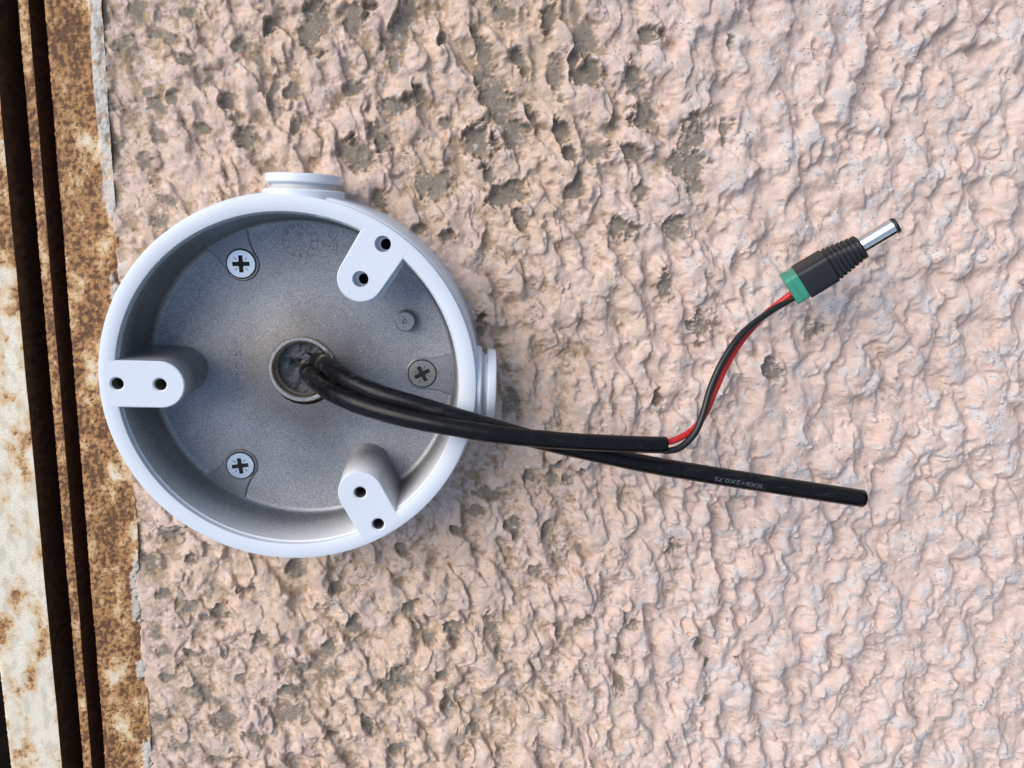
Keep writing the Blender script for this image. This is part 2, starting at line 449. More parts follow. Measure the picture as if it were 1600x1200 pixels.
# places where the pink paint never reached the grey base coat: picture x, y, half width, half height, tilt, bareness
PITS = [(626,38,11,46,20,1),(487,41,14,26,8,.7),(377,71,11,6,-20,1),(400,92,6,13,-25,1),(426,146,4,17,8,1),(454,146,8,8,0,.8),(352,158,9,8,0,.7),
(380,208,13,12,20,.8),(454,202,5,12,10,.8),(555,142,13,8,0,1),(620,162,18,9,-15,1),(652,142,6,11,-20,1),(577,203,10,8,0,.8),(558,242,20,14,40,1),(596,224,9,9,0,.8),
(780,12,10,18,-20,1),(858,22,8,22,-5,1),(897,38,6,34,-6,1),(757,92,8,28,-22,1),(778,158,15,40,-28,1),(810,92,7,15,-20,.8),(802,210,14,15,0,.9),
(746,221,17,19,0,1),(870,118,8,22,-22,1),(898,96,6,15,0,1),(873,213,6,19,-28,1),(886,238,7,8,0,1),(791,304,22,13,-35,1),(811,341,7,11,-20,.8),
(678,286,20,16,-30,1),(766,274,7,11,-20,.8),(897,300,10,9,0,.8),(913,57,13,24,0,1),(922,114,15,13,0,1),(992,122,8,19,-10,1),(1011,180,18,16,-40,1),
(1018,52,14,10,20,.9),(1084,206,13,18,15,1),(1136,202,6,14,0,.9),(1143,66,4,10,0,.9),(1075,258,20,24,-20,.8),(1089,294,8,10,0,.9),(972,354,15,13,0,.8),
(935,236,12,10,0,.7),(988,240,14,9,30,.7),(1057,363,10,13,0,.7),(903,286,6,14,0,.8),(213,13,8,11,0,1),(248,53,18,6,25,1),(200,60,9,7,0,.9),
(184,70,11,6,0,1),(157,20,4,18,0,.9),(292,23,12,5,25,1),(227,147,6,13,-30,1),(244,170,14,5,20,1),(235,196,5,19,-28,1),(252,217,9,5,0,.9),
(270,153,9,6,0,.9),(173,167,12,4,5,1),(260,313,15,5,10,1),(181,227,8,8,0,.8),(221,247,10,8,0,.6),(250,350,12,10,-30,.7),(285,90,10,5,0,.8),
(458,892,10,12,10,.8),(524,922,9,8,0,1),(550,985,15,13,-30,.8),(515,1010,10,12,0,.8),(471,1049,26,7,-10,1),(516,1054,14,11,0,1),(454,1080,14,9,0,1),
(455,1119,20,15,0,.8),(314,1089,22,8,18,1),(321,971,10,5,15,1),(252,1019,8,8,0,.8),(286,949,12,9,0,.8),(249,927,9,7,0,.8),(340,965,9,16,30,.7),
(519,1150,14,4,15,1),(576,1132,9,17,-20,.8),(621,1173,11,7,0,1),(622,1062,16,12,0,.9),(606,1075,12,10,-30,.8),(712,988,14,12,0,.9),(773,992,8,28,-20,.9),(672,997,6,9,0,.9),
(804,826,8,14,-8,1),(852,831,5,13,0,1),(716,827,7,6,0,1),(835,893,7,9,0,1),(629,858,6,14,-15,.9),(336,1194,14,6,0,1),(1049,859,9,9,-30,.9),
(966,1073,9,12,-10,1),(1101,1038,4,8,0,1),(1101,1096,7,7,0,.8),(1092,1008,7,6,0,.6),(913,972,9,8,0,.8),(904,863,4,7,0,.9),(1154,1030,5,4,0,.8),
(966,1025,12,5,10,.8),(990,975,6,6,0,.6),(803,630,8,15,-20,1),(826,746,7,8,0,1),(865,750,8,11,-15,1),(885,751,6,7,0,.9),(906,742,4,9,-15,1),(874,722,8,5,-25,1),
(1028,622,7,12,0,.6),(1060,357,14,12,0,.7),(1099,512,16,18,-20,.65),(1209,577,13,15,0,.6),(1038,452,14,17,0,.55),(1270,513,12,13,0,.5),
(783,305,14,16,-30,.8),(593,311,9,8,0,.8),(653,357,9,6,0,.9),(749,509,5,13,-10,.9),(698,369,12,6,0,.7),(760,770,18,8,10,.9),(718,829,8,5,20,1),
(743,801,9,9,0,.6),(797,822,8,8,0,.8),(700,735,7,5,0,.7),(790,640,5,9,0,.7),(870,990,6,14,-15,.5),(700,1100,12,9,0,.5),(760,1090,9,7,0,.5),(640,950,10,14,10,.6),
(230,880,9,11,0,.8),(262,835,13,11,0,.7),(300,880,10,7,0,.6),(380,920,10,9,0,.6),(240,990,6,10,0,.8),(262,1060,12,6,10,.8),(250,1130,9,10,0,.8),(350,1130,16,16,0,.5),
(282,1170,16,6,10,.7),(410,1000,14,9,20,.6),(395,1150,16,6,10,.7),(300,1020,12,5,20,.6),(380,1060,10,6,-10,.5),(690,1060,9,10,0,.5),(740,1140,10,8,0,.5),(850,1080,8,7,0,.5),
(325,120,8,8,0,.5),(310,200,9,8,0,.5),(420,40,7,10,0,.5),(560,30,14,18,10,.6),(700,190,9,7,0,.6),(690,60,6,10,0,.5),(830,180,6,14,-15,.6),(1000,300,8,12,0,.5),(960,190,7,9,0,.6)]

def stucco():
    zz = axis(-215, -156, 128, 190, 0.31, 1.6)
    ss = axis(0, 0, 342, 400, 0.33, 1.6)
    Z, s = np.meshgrid(zz.astype(np.float32), ss.astype(np.float32), indexing='ij')
    edge = -59.3 + 0.9 * fbm(zz / 9, 0 * zz + 3.3, 3, 5) + 0.35 * perlin(zz / 2.1, 0 * zz + 1.1, 8)
    X = s + edge[:, None].astype(np.float32)
    nx = lambda sc_, sd, ox=0: perlin(X / sc_ + ox, Z / sc_, sd)
    right = sst(60, 170, X)                      # 0 left ... 1 right part of the wall
    left = sst(-20, -58, X)                      # near the door frame
    # warped coordinates, strokes of the float running down to the right
    wx = X + 2.6 * nx(11, 1) + 1.0 * nx(4.1, 2)
    wz = Z + 2.6 * nx(12, 3) + 1.0 * nx(4.3, 4)
    t = np.radians(24 - 10 * right)
    u = wx * np.cos(t) + wz * np.sin(t); v = -wx * np.sin(t) + wz * np.cos(t)
    rng = np.random.default_rng(12)
    ex = X + 0.8 * nx(4.6, 9) + 0.35 * nx(1.6, 10) + 0.2 * nx(0.8, 5)           # ragged outlines for the dabs
    ez = Z + 0.8 * nx(4.7, 11) + 0.35 * nx(1.7, 12) + 0.2 * nx(0.8, 6)
    eu = ex * np.cos(t) + ez * np.sin(t); ev = -ex * np.sin(t) + ez * np.cos(t)
    n1 = perlin(eu / 8.5, ev / 21.0, 50) + (0.5 - 0.25 * right) * perlin(eu / 4.0, ev / 8.0, 51)
    n2 = perlin(eu / 14.0, ev / 16.0, 52) + 0.55 * perlin(eu / 5.5, ev / 7.0, 53)
    soft = 1 + 1.6 * right * sst(-0.2, 0.3, nx(25, 54))
    h = 1.3 * sst(-0.18, 0.16, n1 / soft) + 1.2 * sst(-0.20, 0.16, n2 / soft) * (0.6 + 0.5 * right)
    h += 0.5 * nx(22, 15) + 1.3 * perlin(eu / 9.0, ev / 20.0, 70) + 1.1 * perlin(wx / 7.5, wz / 8.5, 71) + 0.4 * nx(5, 13) + 0.2 * nx(2.3, 14)
    base = h - 0.9
    crumb = sst(-0.10, 0.40, nx(17, 19))
    def window(cx, cz, r):
        return (slice(np.searchsorted(zz, cz - r), np.searchsorted(zz, cz + r)),
                slice(np.searchsorted(ss, cx + 59.3 - r), np.searchsorted(ss, cx + 59.3 + r)))
    def dab(cx, cz, a_, b_, tilt, H, mode):
        nonlocal h
        sl = window(cx, cz, max(a_, b_) * 1.25 + 1.6)
        if sl[0].stop - sl[0].start < 3 or sl[1].stop - sl[1].start < 3: return
        dx, dz = ex[sl] - cx, ez[sl] - cz
        c, s_ = math.cos(tilt), math.sin(tilt)
        p, q = dx * c + dz * s_, -dx * s_ + dz * c           # across / along the stroke
        d2 = (p / a_) ** 2 + (q / b_) ** 2
        d = np.sqrt(d2)
        rtx = min(1, max(0, (cx - 60) / 110))
        rim = sst(1.0, 0.72 - 0.30 * rtx - 0.30 * np.clip(-p / a_, 0, 1), d)   # steep on the right, long slope on the left
        prof = rim * (0.72 + 0.22 * p / a_ + 0.22 * (1 - np.minimum(d2, 1)))
        if mode == 'max':
            g = base[sl] + H * prof
            k = np.clip(0.5 + 0.5 * (g - h[sl]) / 0.35, 0, 1)
            h[sl] = h[sl] + (g - h[sl]) * k + 0.35 * k * (1 - k)
        else: h[sl] += H * prof
    for i in range(1250):                                    # big dragged dabs
        cx, cz = rng.uniform(-60, 282), rng.uniform(-160, 132)
        rt = min(1, max(0, (cx - 60) / 110)); lf = min(1, max(0, (-20 - cx) / 38))
        if rng.random() < 0.45 * rt: continue
        a_ = rng.uniform(1.6, 4.4) * (1 - 0.35 * lf) * (1 + 0.5 * rt)
        b_ = a_ * rng.uniform(1.15, 2.9 - 0.9 * rt)
        dab(cx, cz, a_, b_, math.radians(rng.normal(24 - 12 * rt, 22)), rng.uniform(0.9, 2.7) * (a_ / 3) ** 0.5, 'max')
    for i in range(3000):                                    # smaller crumbs on top
        cx, cz = rng.uniform(-60, 282), rng.uniform(-160, 132)
        iz, ix = min(len(zz) - 1, np.searchsorted(zz, cz)), min(len(ss) - 1, max(0, np.searchsorted(ss, cx + 59.3)))
        if rng.random() > 0.08 + 0.92 * crumb[iz, ix] ** 1.5: continue
        a_ = rng.uniform(0.55, 1.5)
        dab(cx, cz, a_, a_ * rng.uniform(0.8, 2.0), rng.uniform(0, 3.14), rng.uniform(0.25, 0.7) * a_, 'add')
    for i in range(620):                                     # round knobs, mostly to the right
        cx, cz = rng.uniform(-40, 280), rng.uniform(-155, 128)
        if rng.random() > 0.25 + 0.75 * min(1, max(0, (cx - 60) / 110)): continue
        r = rng.uniform(0.8, 2.3); sl = window(cx, cz, 2 * r + 1)
        if sl[0].stop - sl[0].start < 3 or sl[1].stop - sl[1].start < 3: continue
        d2 = (ex[sl] - cx) ** 2 + ((ez[sl] - cz) * rng.uniform(0.6, 1.1)) ** 2
        h[sl] += rng.uniform(0.35, 0.6) * r * np.exp(-(d2 / (0.75 * r * r)) ** 1.4)
    for i in range(520):                                     # hollows left where the float lifted off
        cx, cz = rng.uniform(-55, 280), rng.uniform(-155, 128)
        rt = min(1, max(0, (cx - 60) / 110))
        if rng.random() > 0.45 + 0.55 * rt: continue
        a_ = rng.uniform(1.3, 3.2 + 1.6 * rt)
        b_ = a_ * rng.uniform(0.9, 1.8)
        sl = window(cx, cz, max(a_, b_) * 1.3 + 1.6)
        if sl[0].stop - sl[0].start < 3 or sl[1].stop - sl[1].start < 3: continue
        tl = rng.normal(0.3, 0.5); c, s_ = math.cos(tl), math.sin(tl)
        dx, dz = ex[sl] - cx, ez[sl] - cz
        p, q = dx * c + dz * s_, -dx * s_ + dz * c
        d = np.sqrt((p / a_) ** 2 + (q / b_) ** 2)
        w_ = sst(1.0, 0.55 - 0.35 * np.clip(p / a_, 0, 1), d)
        h[sl] -= rng.uniform(0.55, 1.15) * (a_ / 2.2) ** 0.6 * w_ * (0.8 - 0.35 * p / a_)
    amp = 0.62 + 0.75 * sst(-0.35, 0.35, nx(34, 56) + 0.4 * nx(13, 57))       # some passes were left nearly smooth
    h = 1.3 + (h - 1.3) * lerp(1.0, amp, 0.4 + 0.6 * right)
    h = 1.3 + 3.1 * np.tanh((h - 1.3) / 2.6)
    flake = sst(0.8, 2.6, h)
    lean = h.copy()
    h *= 1 - 0.40 * left
    # named bare pits
    bare = np.zeros_like(X); pit = np.zeros_like(X)
    G = np.zeros_like(X)
    for i, (px, py, a, b, tl, k) in enumerate(PITS):
        cx, cz = at(px, py, 0.0)
        a_, b_ = a * 0.205, b * 0.215
        sl = window(cx, cz, max(a_, b_) * 2.6 + 2)
        if sl[0].stop <= sl[0].start or sl[1].stop <= sl[1].start: continue
        tr = math.radians(tl)
        dx, dz = X[sl] - cx + 0.55 * (wx[sl] - X[sl]), Z[sl] - cz + 0.55 * (wz[sl] - Z[sl])
        ax, az_ = dx * math.cos(tr) - dz * math.sin(tr), dx * math.sin(tr) + dz * math.cos(tr)
        d2 = (ax / a_) ** 2 + (az_ / b_) ** 2
        G[sl] = np.maximum(G[sl], (0.75 + 0.25 * k) * np.exp(-0.42 * d2))
        side = sst(0.1, 0.8, -ax / a_ + 0.3 * az_ / b_)
        h[sl] += 0.30 * np.exp(-((np.sqrt(d2) - 1.6) / 0.30) ** 2) * side * (1 - left[sl] * 0.8)
    F = fbm(X / 4.2, Z / 4.2, 4, 60, 0.62)
    mG = 0.9 * G + 0.78 * F
    pit = sst(0.22, 0.60, mG) * sst(0.10, 0.32, G)
    bare = sst(0.40, 0.62, mG + 0.30 * nx(0.85, 27) + 0.16 * nx(1.9, 58)) * sst(0.16, 0.32, G)
    stain = sst(0.05, 0.40, 0.8 * G + 0.9 * F + 0.3 * nx(1.0, 55) + 0.14 * (1 - right) - 0.12) * (1 - 0.7 * right)
    floor_ = -0.25 + 0.18 * nx(5, 23) + 0.08 * nx(1.2, 24)
    shallow = np.clip(left + 0.6 * sst(-75, -110, Z) * (1 - sst(0, 60, X)), 0, 1)
    h = lerp(h, np.minimum(h, floor_), pit * (0.9 - 0.55 * shallow))
    # nodules and little craters thrown up by the coarse paint
    rng = np.random.default_rng(5)
    for i in range(3600):
        cx, cz = rng.uniform(-58, 280), rng.uniform(-155, 128)
        r = rng.uniform(0.35, 0.85) if rng.random() < 0.86 else rng.uniform(0.9, 1.7)
        dens = 0.35 + 0.65 * min(1, max(0, (cx - 0) / 120)) if r < 0.9 else 0.6
        if rng.random() > dens + 0.25: continue
        i0, i1 = np.searchsorted(zz, cz - 2.2 * r), np.searchsorted(zz, cz + 2.2 * r)
        j0, j1 = np.searchsorted(ss, cx + 59.3 - 2.2 * r), np.searchsorted(ss, cx + 59.3 + 2.2 * r)
        sl = (slice(i0, i1), slice(j0, j1))
        e = rng.uniform(0.7, 1.4)
        d2 = ((X[sl] - cx) * e) ** 2 + ((Z[sl] - cz) / e) ** 2
        hh = rng.uniform(0.45, 0.95) * r
        if rng.random() < 0.16: hh *= -0.9
        h[sl] += hh * np.exp(-(d2 / (0.62 * r * r)) ** 1.3)
    h += 0.06 * nx(0.9, 25) + 0.06 * nx(0.65, 26)
    # flat enough to seat the box, thin towards the ragged edge on the door frame
    rad = np.hypot(X, Z)
    under = sst(59.5, 54.5, rad)
    h = lerp(h, np.minimum(h, 0.6), under)
    h = lerp(h, h * 0.75 + 0.1, sst(1.0, 0.0, s)) - 3.0 * sst(0.5, 0.0, s)
    h -= 1.9
    # ---- colour
    f1, f2, f3 = nx(30, 31), nx(7, 32), nx(2.2, 33)
    g1 = nx(0.8, 34)
    pink = np.array([0.705, 0.53, 0.445]); peach = np.array([0.69, 0.51, 0.37]); pale = np.array([0.72, 0.59, 0.515])
    cool = np.array([0.63, 0.60, 0.585]); tan = np.array([0.40, 0.275, 0.165]); grey = np.array([0.25, 0.222, 0.185]); brown = np.array([0.235, 0.155, 0.085])
    C = np.empty(X.shape + (3,), np.float32); C[:] = pink
    def blend(c, f):
        nonlocal C
        C = C + (np.asarray(c, np.float32) - C) * np.clip(f, 0, 1)[..., None].astype(np.float32)
    blend(peach, 0.8 * sst(-0.05, 0.5, 0.6 * f2 + 0.5 * f1 + 0.35 - 0.75 * right))
    blend(pale, 0.75 * sst(-0.1, 0.5, f3 * 0.5 + f2 * 0.5 + 0.3 * right - 0.1))
    # chalky grey-blue paint left on the proud bits, mostly on the right
    chalk = (0.10 + 0.80 * right) * sst(0.20, 0.55, 0.8 * nx(7.5, 36) + 0.6 * nx(2.6, 37) + 0.35 * (flake - 0.4)) * (1 - bare)
    blend(cool, 0.75 * chalk)
    # ochre washes around the hollows
    low = sst(1.3, 0.3, h + 1.9)
    wash = sst(0.0, 0.45, nx(5.5, 38) + 0.6 * nx(1.7, 39) - 0.02 - 0.2 * right) * (1 - 0.55 * right)
    blend(tan, 0.78 * low * wash)
    blend([0.40, 0.285, 0.165], 0.48 * stain * (0.30 + 0.70 * sst(2.6, 1.0, h + 1.9)))
    blend([0.27, 0.20, 0.12], 0.6 * stain * sst(0.05, 0.5, pit) * (1 - bare) * sst(-0.1, 0.35, f3 + 0.5 * g1))
    blend(brown, 0.55 * sst(0.15, 0.45, perlin(wx / 2.1, wz / 2.1, 40) + 0.5 * nx(0.9, 41)) * sst(0.3, -0.3, f1 + 0.9 * right - 0.45) * (0.25 + 0.75 * low))
    # worm-like bare streaks close to the frame and below the box
    worm = sst(0.085, 0.02, np.abs(perlin(wx / 4.6, wz / 4.2, 42) + 0.25 * g1 * 0.4)) * sst(0.12, 0.42, nx(6.5, 43)) * np.clip(left + sst(-60, -120, Z) * (1 - right) * 0.9, 0, 1)
    blend(grey, 0.85 * worm)
    mott = sst(-0.35, 0.25, f3 + 0.8 * g1 + 0.5)
    blend(grey, np.clip(bare * (0.35 + 0.65 * mott), 0, 0.92))
    blend(brown, 0.55 * bare * sst(0.05, 0.5, nx(1.6, 44) + 0.4 * g1))
    # pale lime scabs and black pin holes
    blend([0.60, 0.57, 0.53], 0.8 * sst(0.52, 0.62, nx(2.0, 45) + 0.15 * g1) * sst(0.0, 0.4, nx(12, 46)))
    blend([0.05, 0.04, 0.035], 0.9 * sst(0.55, 0.68, nx(0.66, 47)) * np.clip(sst(0.15, 0.45, nx(7, 48)) + 0.9 * chalk, 0, 1))
    C *= (1 + 0.07 * g1 + 0.06 * f3)[..., None]
    # the plaster was dragged sideways: the proud parts lean to the right
    lean = lerp(lean, 0.2, sst(0.12, 0.5, G))
    Xs = X + (0.34 - 0.14 * right) * np.clip(lean, 0, 4) * (1 - under) * sst(0.3, 3, s)
    return grid_mesh("stucco", Xs, h, Z, C)

wall = link("stucco_wall", stucco(), M_STUCCO, smooth=180)
tag(wall, "rough pink painted stucco wall with grey bare pits behind the white box", "wall")

# ------------------------------------------------------------------ rusty steel door frame and door
def rust_sheet(name, x0, x1, z0, z1, out, seed, amount, step=0.34, roll=0.6, bead=False):
    """A flat steel face with flaking cream paint; rounded off on both long edges."""
    xs = np.arange(0, x1 - x0 + step, step); zs = np.arange(z0, z1, step * 1.05)
    Z, u = np.meshgrid(zs.astype(np.float32), xs.astype(np.float32), indexing='ij')
    X = u + x0
    w = x1 - x0
    N = lambda sx, sz, sd: perlin(X / sx, Z / sz, seed * 100 + sd)
    big = 0.8 * N(9, 15, 1) + 0.5 * N(4, 5, 2) + 0.25 * N(1.6, 1.8, 3)
    edge = np.exp(-u / 1.6) + 0.5 * np.exp(-(w - u) / 1.6)
    rust = big + amount + 0.35 * edge + (0.55 * sst(-40, 40, Z) - 0.08 if amount < 0 else 0)
    stain = sst(-0.35, 0.20, rust); rk = sst(0.05, 0.40, rust + 0.35 * N(0.8, 0.9, 4))
    dark = sst(0.18, 0.50, rust * 0.55 + 0.55 * N(1.5, 1.7, 5) + 0.35 * N(0.6, 0.6, 6) - 0.05)
    cream = np.array([0.80, 0.74, 0.60]); ochre = np.array([0.62, 0.36, 0.13]); orange = np.array([0.37, 0.17, 0.055]); umber = np.array([0.085, 0.036, 0.018])
    C = np.empty(X.shape + (3,), np.float32); C[:] = cream
    for c, f in ((np.array([0.60, 0.55, 0.43]), 0.7 * sst(0.0, 0.5, N(3, 6, 7))), (np.array([0.72, 0.50, 0.26]), 0.42 * sst(-0.70, -0.1, rust)), (ochre, 0.7 * stain), (orange, 0.82 * rk), (umber, 0.82 * dark),
                 (np.array([0.05, 0.03, 0.02]), 0.85 * sst(0.52, 0.62, N(0.9, 0.9, 8) + 0.12 * stain - 0.10) * (0.25 + 0.75 * stain))):
        C += (c.astype(np.float32) - C) * np.clip(f, 0, 1)[..., None].astype(np.float32)
    h = 0.30 * N(14, 20, 9) + 0.16 * rk * N(1.1, 1.1, 10) - 0.16 * dark + 0.08 * N(0.7, 0.7, 11) * (0.3 + rk)
    if bead:      # hardened filler smeared along the wall side of the upper half
        wz = sst(52, 66, Z); bx = w - 4.2 - 0.6 * N(6, 9, 12)
        bd = wz * sst(0.0, 1.0, u - bx)
        h = h + bd * (1.3 + 0.35 * N(2.2, 3.0, 13) + 0.2 * N(0.9, 0.9, 14))
        patch = sst(0.28, 0.5, N(7, 12, 15) + 0.3 * N(1.5, 1.5, 16)) * sst(5.5, 1.5, w - u) * (1 - wz)
        h = h + 0.9 * patch
        f = np.clip(bd * (0.85 - 0.5 * sst(0.1, 0.4, N(2.5, 3, 17))) + 0.8 * patch, 0, 1)
        C += (np.array([0.60, 0.585, 0.53], np.float32) - C) * f[..., None].astype(np.float32)
    h -= roll * ((np.clip(1 - u / 0.9, 0, 1)) ** 2)
    jit = 0.22 * perlin(Z / 1.3, 0 * Z + seed, seed + 900)
    X = X + np.where(u < 0.2, jit, 0)
    # side returns: fold the sheet back into the depth at its left edge
    k = 10
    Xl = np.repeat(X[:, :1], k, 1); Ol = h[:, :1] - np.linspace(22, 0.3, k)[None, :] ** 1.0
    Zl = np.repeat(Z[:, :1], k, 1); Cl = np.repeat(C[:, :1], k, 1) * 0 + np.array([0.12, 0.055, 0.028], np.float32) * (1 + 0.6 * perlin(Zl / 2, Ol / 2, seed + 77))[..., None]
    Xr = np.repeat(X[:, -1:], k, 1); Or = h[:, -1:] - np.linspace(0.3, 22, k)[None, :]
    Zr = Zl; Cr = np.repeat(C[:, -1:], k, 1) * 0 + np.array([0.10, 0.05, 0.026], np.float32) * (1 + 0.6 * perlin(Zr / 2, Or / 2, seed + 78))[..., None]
    return grid_mesh(name, np.concatenate([Xl, X, Xr], 1), np.concatenate([Ol, h, Or], 1) + out, np.concatenate([Zl, Z, Zr], 1), np.concatenate([Cl, C, Cr], 1))

ZA, ZB = -190.0, 165.0
frame = empty("door_frame", -67, -2, ZA, "rusty cream painted steel door frame along the pink stucco wall", "door frame")
link("frame_face", rust_sheet("frame_face", -74.9, -58.0, ZA, ZB, -1.6, 3, 0.47, bead=True), M_RUST, frame, 60)
# thin lip standing in the rebate
link("lip", rust_sheet("lip", -84.0, -80.9, ZA, ZB, -4.0, 5, 0.42, roll=1.0), M_RUST, frame, 60, "thin rusty steel lip inside the rebate")
def slab(x0, x1, o0, o1, z0, z1):
    bm = bmesh.new(); bmesh.ops.create_cube(bm, size=1)
    for v in bm.verts:
        v.co = V(x0 if v.co.x < 0 else x1, o0 if v.co.y < 0 else o1, z0 if v.co.z < 0 else z1)
    return mesh_from_bm(bm, "slab")
M_BROWN = simple("brown_rust", (0.085, 0.04, 0.022), 0.85, 0, 0.5, 300, 0.5, 0.0004)
link("rebate", slab(-82.5, -73.5, -20, -16, ZA, ZB), M_BROWN, frame, 0)
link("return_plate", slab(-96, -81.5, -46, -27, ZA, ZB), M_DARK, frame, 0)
door = empty("steel_door", -100, -6, ZA, "white painted steel door edge with orange rust spots, beside the dark gap", "door")
link("door_stile", rust_sheet("door_stile", -108.6, -90.6, ZA, ZB, -3.0, 9, -0.34), M_RUST, door, 60)
bk = link("dark_gap_backing", slab(-230, -70, -64, -50, ZA, ZB), M_DARK, None, 0)  # added backing sheet, coloured near-black so the gap reads as dark
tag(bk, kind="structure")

# ------------------------------------------------------------------ the junction box
box = empty("junction_box", 0, 0, 0, "open round white metal junction box screwed to the stucco wall", "junction box")
RIM = 25.0
prof = [(57.0, -3.0), (56.2, 1.0), (55.9, 20.2), (55.5, 21.0), (54.5, 21.3), (54.3, 21.8), (54.5, 22.3), (55.0, 22.6), (55.0, 24.5), (54.85, 24.85), (54.5, 25.0),
        (50.6, 25.0), (50.35, 24.85), (50.25, 24.4), (50.2, 23.4), (49.75, 23.1), (49.5, 20), (48.6, 5.5), (48.3, 4.2), (47.6, 3.4), (46.6, 3.05),
        (27, 3.0), (22, 3.1), (16.5, 3.6), (12.8, 4.2), (10.8, 4.3), (10.8, 2.0), (10.8, -3.0), (57.0, -3.0)]
NOTCH = [math.atan2(z, x) for x, z in ((-49.7, -0.8), (25.9, -43.4), (26.95, 42.21))]
def body_mesh():
    """Turned shell; the rim is notched behind the three tongues so that their outer screw holes stay open."""
    seg = 240
    me = lathe(prof, 'out', seg, mats=[0] * 14 + [1] * 14)
    for v in me.vertices:
        x, z, h_ = v.co.x / S, v.co.z / S, -v.co.y / S
        r = math.hypot(x, z); a = math.atan2(z, x)
        if 48.0 < r < 51.0 and h_ > 19:
            d = min(abs((a - n + math.pi) % (2 * math.pi) - math.pi) for n in NOTCH)
            if d * 50 < 3.3:
                v.co.x *= 53.05 / r; v.co.z *= 53.05 / r
    return me
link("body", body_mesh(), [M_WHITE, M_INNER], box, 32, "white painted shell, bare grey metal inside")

def stadium(cx, cz, dx, dz, L, hw, n=14, flare=0.0):
    """Tongue from the tip centre (cx, cz) along (dx, dz) out to the circle of radius L."""
    l = math.hypot(dx, dz); dx, dz = dx / l, dz / l
    px, pz = -dz, dx
    a0 = math.atan2(pz, px)
    pts = [(cx + hw * math.cos(a0 + math.pi * i / n), cz + hw * math.sin(a0 + math.pi * i / n)) for i in range(n + 1)]
    ends = []
    for k in (-1, 1):            # run both flanks out to the rim and close along it
        ox, oz = cx + k * px * hw, cz + k * pz * hw
        ex_, ez_ = dx * 10 + k * px * flare, dz * 10 + k * pz * flare
        n_ = math.hypot(ex_, ez_); ex_, ez_ = ex_ / n_, ez_ / n_
        bq = ox * ex_ + oz * ez_; cq = ox * ox + oz * oz - L * L
        tq = -bq + math.sqrt(bq * bq - cq)
        ends.append(math.atan2(oz + ez_ * tq, ox + ex_ * tq))
    da = (ends[1] - ends[0] + math.pi) % (2 * math.pi) - math.pi
    for i in range(9):
        a = ends[0] + da * i / 8
        pts.append((L * math.cos(a), L * math.sin(a)))
    return pts

def tongue_post(name, tip, hole2, hw, L, shift, draft, label):
    d = (hole2[0] - tip[0], hole2[1] - tip[1])
    out_ = stadium(tip[0], tip[1], d[0], d[1], L, hw)
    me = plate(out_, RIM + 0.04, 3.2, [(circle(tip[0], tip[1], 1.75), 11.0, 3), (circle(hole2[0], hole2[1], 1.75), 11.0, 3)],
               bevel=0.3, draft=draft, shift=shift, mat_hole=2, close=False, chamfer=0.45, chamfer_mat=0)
    # the sides below the painted top are bare metal
    for p in me.polygons:
        if p.material_index == 0 and abs(p.normal.y) < 0.6 and (max(-me.vertices[i].co.y for i in p.vertices) - min(-me.vertices[i].co.y for i in p.vertices)) > 0.01:
            p.material_index = 1
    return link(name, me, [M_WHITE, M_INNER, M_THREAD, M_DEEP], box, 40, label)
tongue_post("mounting_post", (-37.5, -0.75), (-49.7, -0.8), 7.0, 53.6, (-0.8, 0.6), 0.5, "mounting post at the left of the box")
tongue_post("mounting_post", (20.4, -33.2), (25.9, -43.4), 6.8, 53.6, (-0.2, 2.2), 0.4, "mounting post at the lower right of the box")
# hinge tongue: two thin plates with a gap
ht, hh = (20.56, 31.95), (26.95, 42.21)
o1 = stadium(ht[0], ht[1], hh[0] - ht[0], hh[1] - ht[1], 53.6, 6.75, flare=0.4)
me = plate(o1, RIM + 0.04, 21.2, [(circle(*ht, 2.35, 32), 3.8, None), (circle(*hh, 2.35, 32), 3.8, None)], bevel=0.35, close=False)
hinge = link("hinge_tab", me, [M_WHITE], box, 40, "thin two-layer white tab at the upper right of the box")
o2 = stadium(ht[0] + 0.75, ht[1] - 0.5, hh[0] - ht[0], hh[1] - ht[1], 53.0, 6.8, flare=0.2)
me = plate(o2, 20.7, 15.0, [(circle(ht[0] + 0.6, ht[1] - 0.2, 1.6, 24), 5.0, 1), (circle(hh[0] + 0.6, hh[1] - 0.2, 1.6, 24), 5.0, 1)], bevel=0.2, mat_hole=1)
link("lower_plate", me, [M_WHITE, M_DEEP], hinge, 40)

# side ports with their plugs
for ax_, c, nm in (('up', 2.4, "top"), ('right', -0.6, "right")):
    b = (c, 12.2, 0) if ax_ == 'up' else (0, 12.2, c)
    link("port_boss", lathe([(11.9, 52.5), (11.9, 56.3), (11.5, 56.7), (9, 56.7)], ax_, 64, b), M_WHITE, box, 40)
    pl = link("port_plug", lathe([(0, 61.2), (10.3, 61.2), (10.8, 61.0), (11.0, 60.5), (11.0, 58.9), (10.7, 58.5), (9.6, 58.45), (9.4, 58.2), (9.4, 57.5), (9.0, 57.0), (9.0, 50)], ax_, 64, b),
              M_WHITE, box, 35, "white screw plug in the %s side port" % nm)
    link("plug_washer", lathe([(8.9, 56.75), (10.1, 56.75), (10.1, 57.45), (8.9, 57.45)], ax_, 48, b), simple("pale_grey_washer", (0.55, 0.53, 0.48), 0.5), pl, 40)

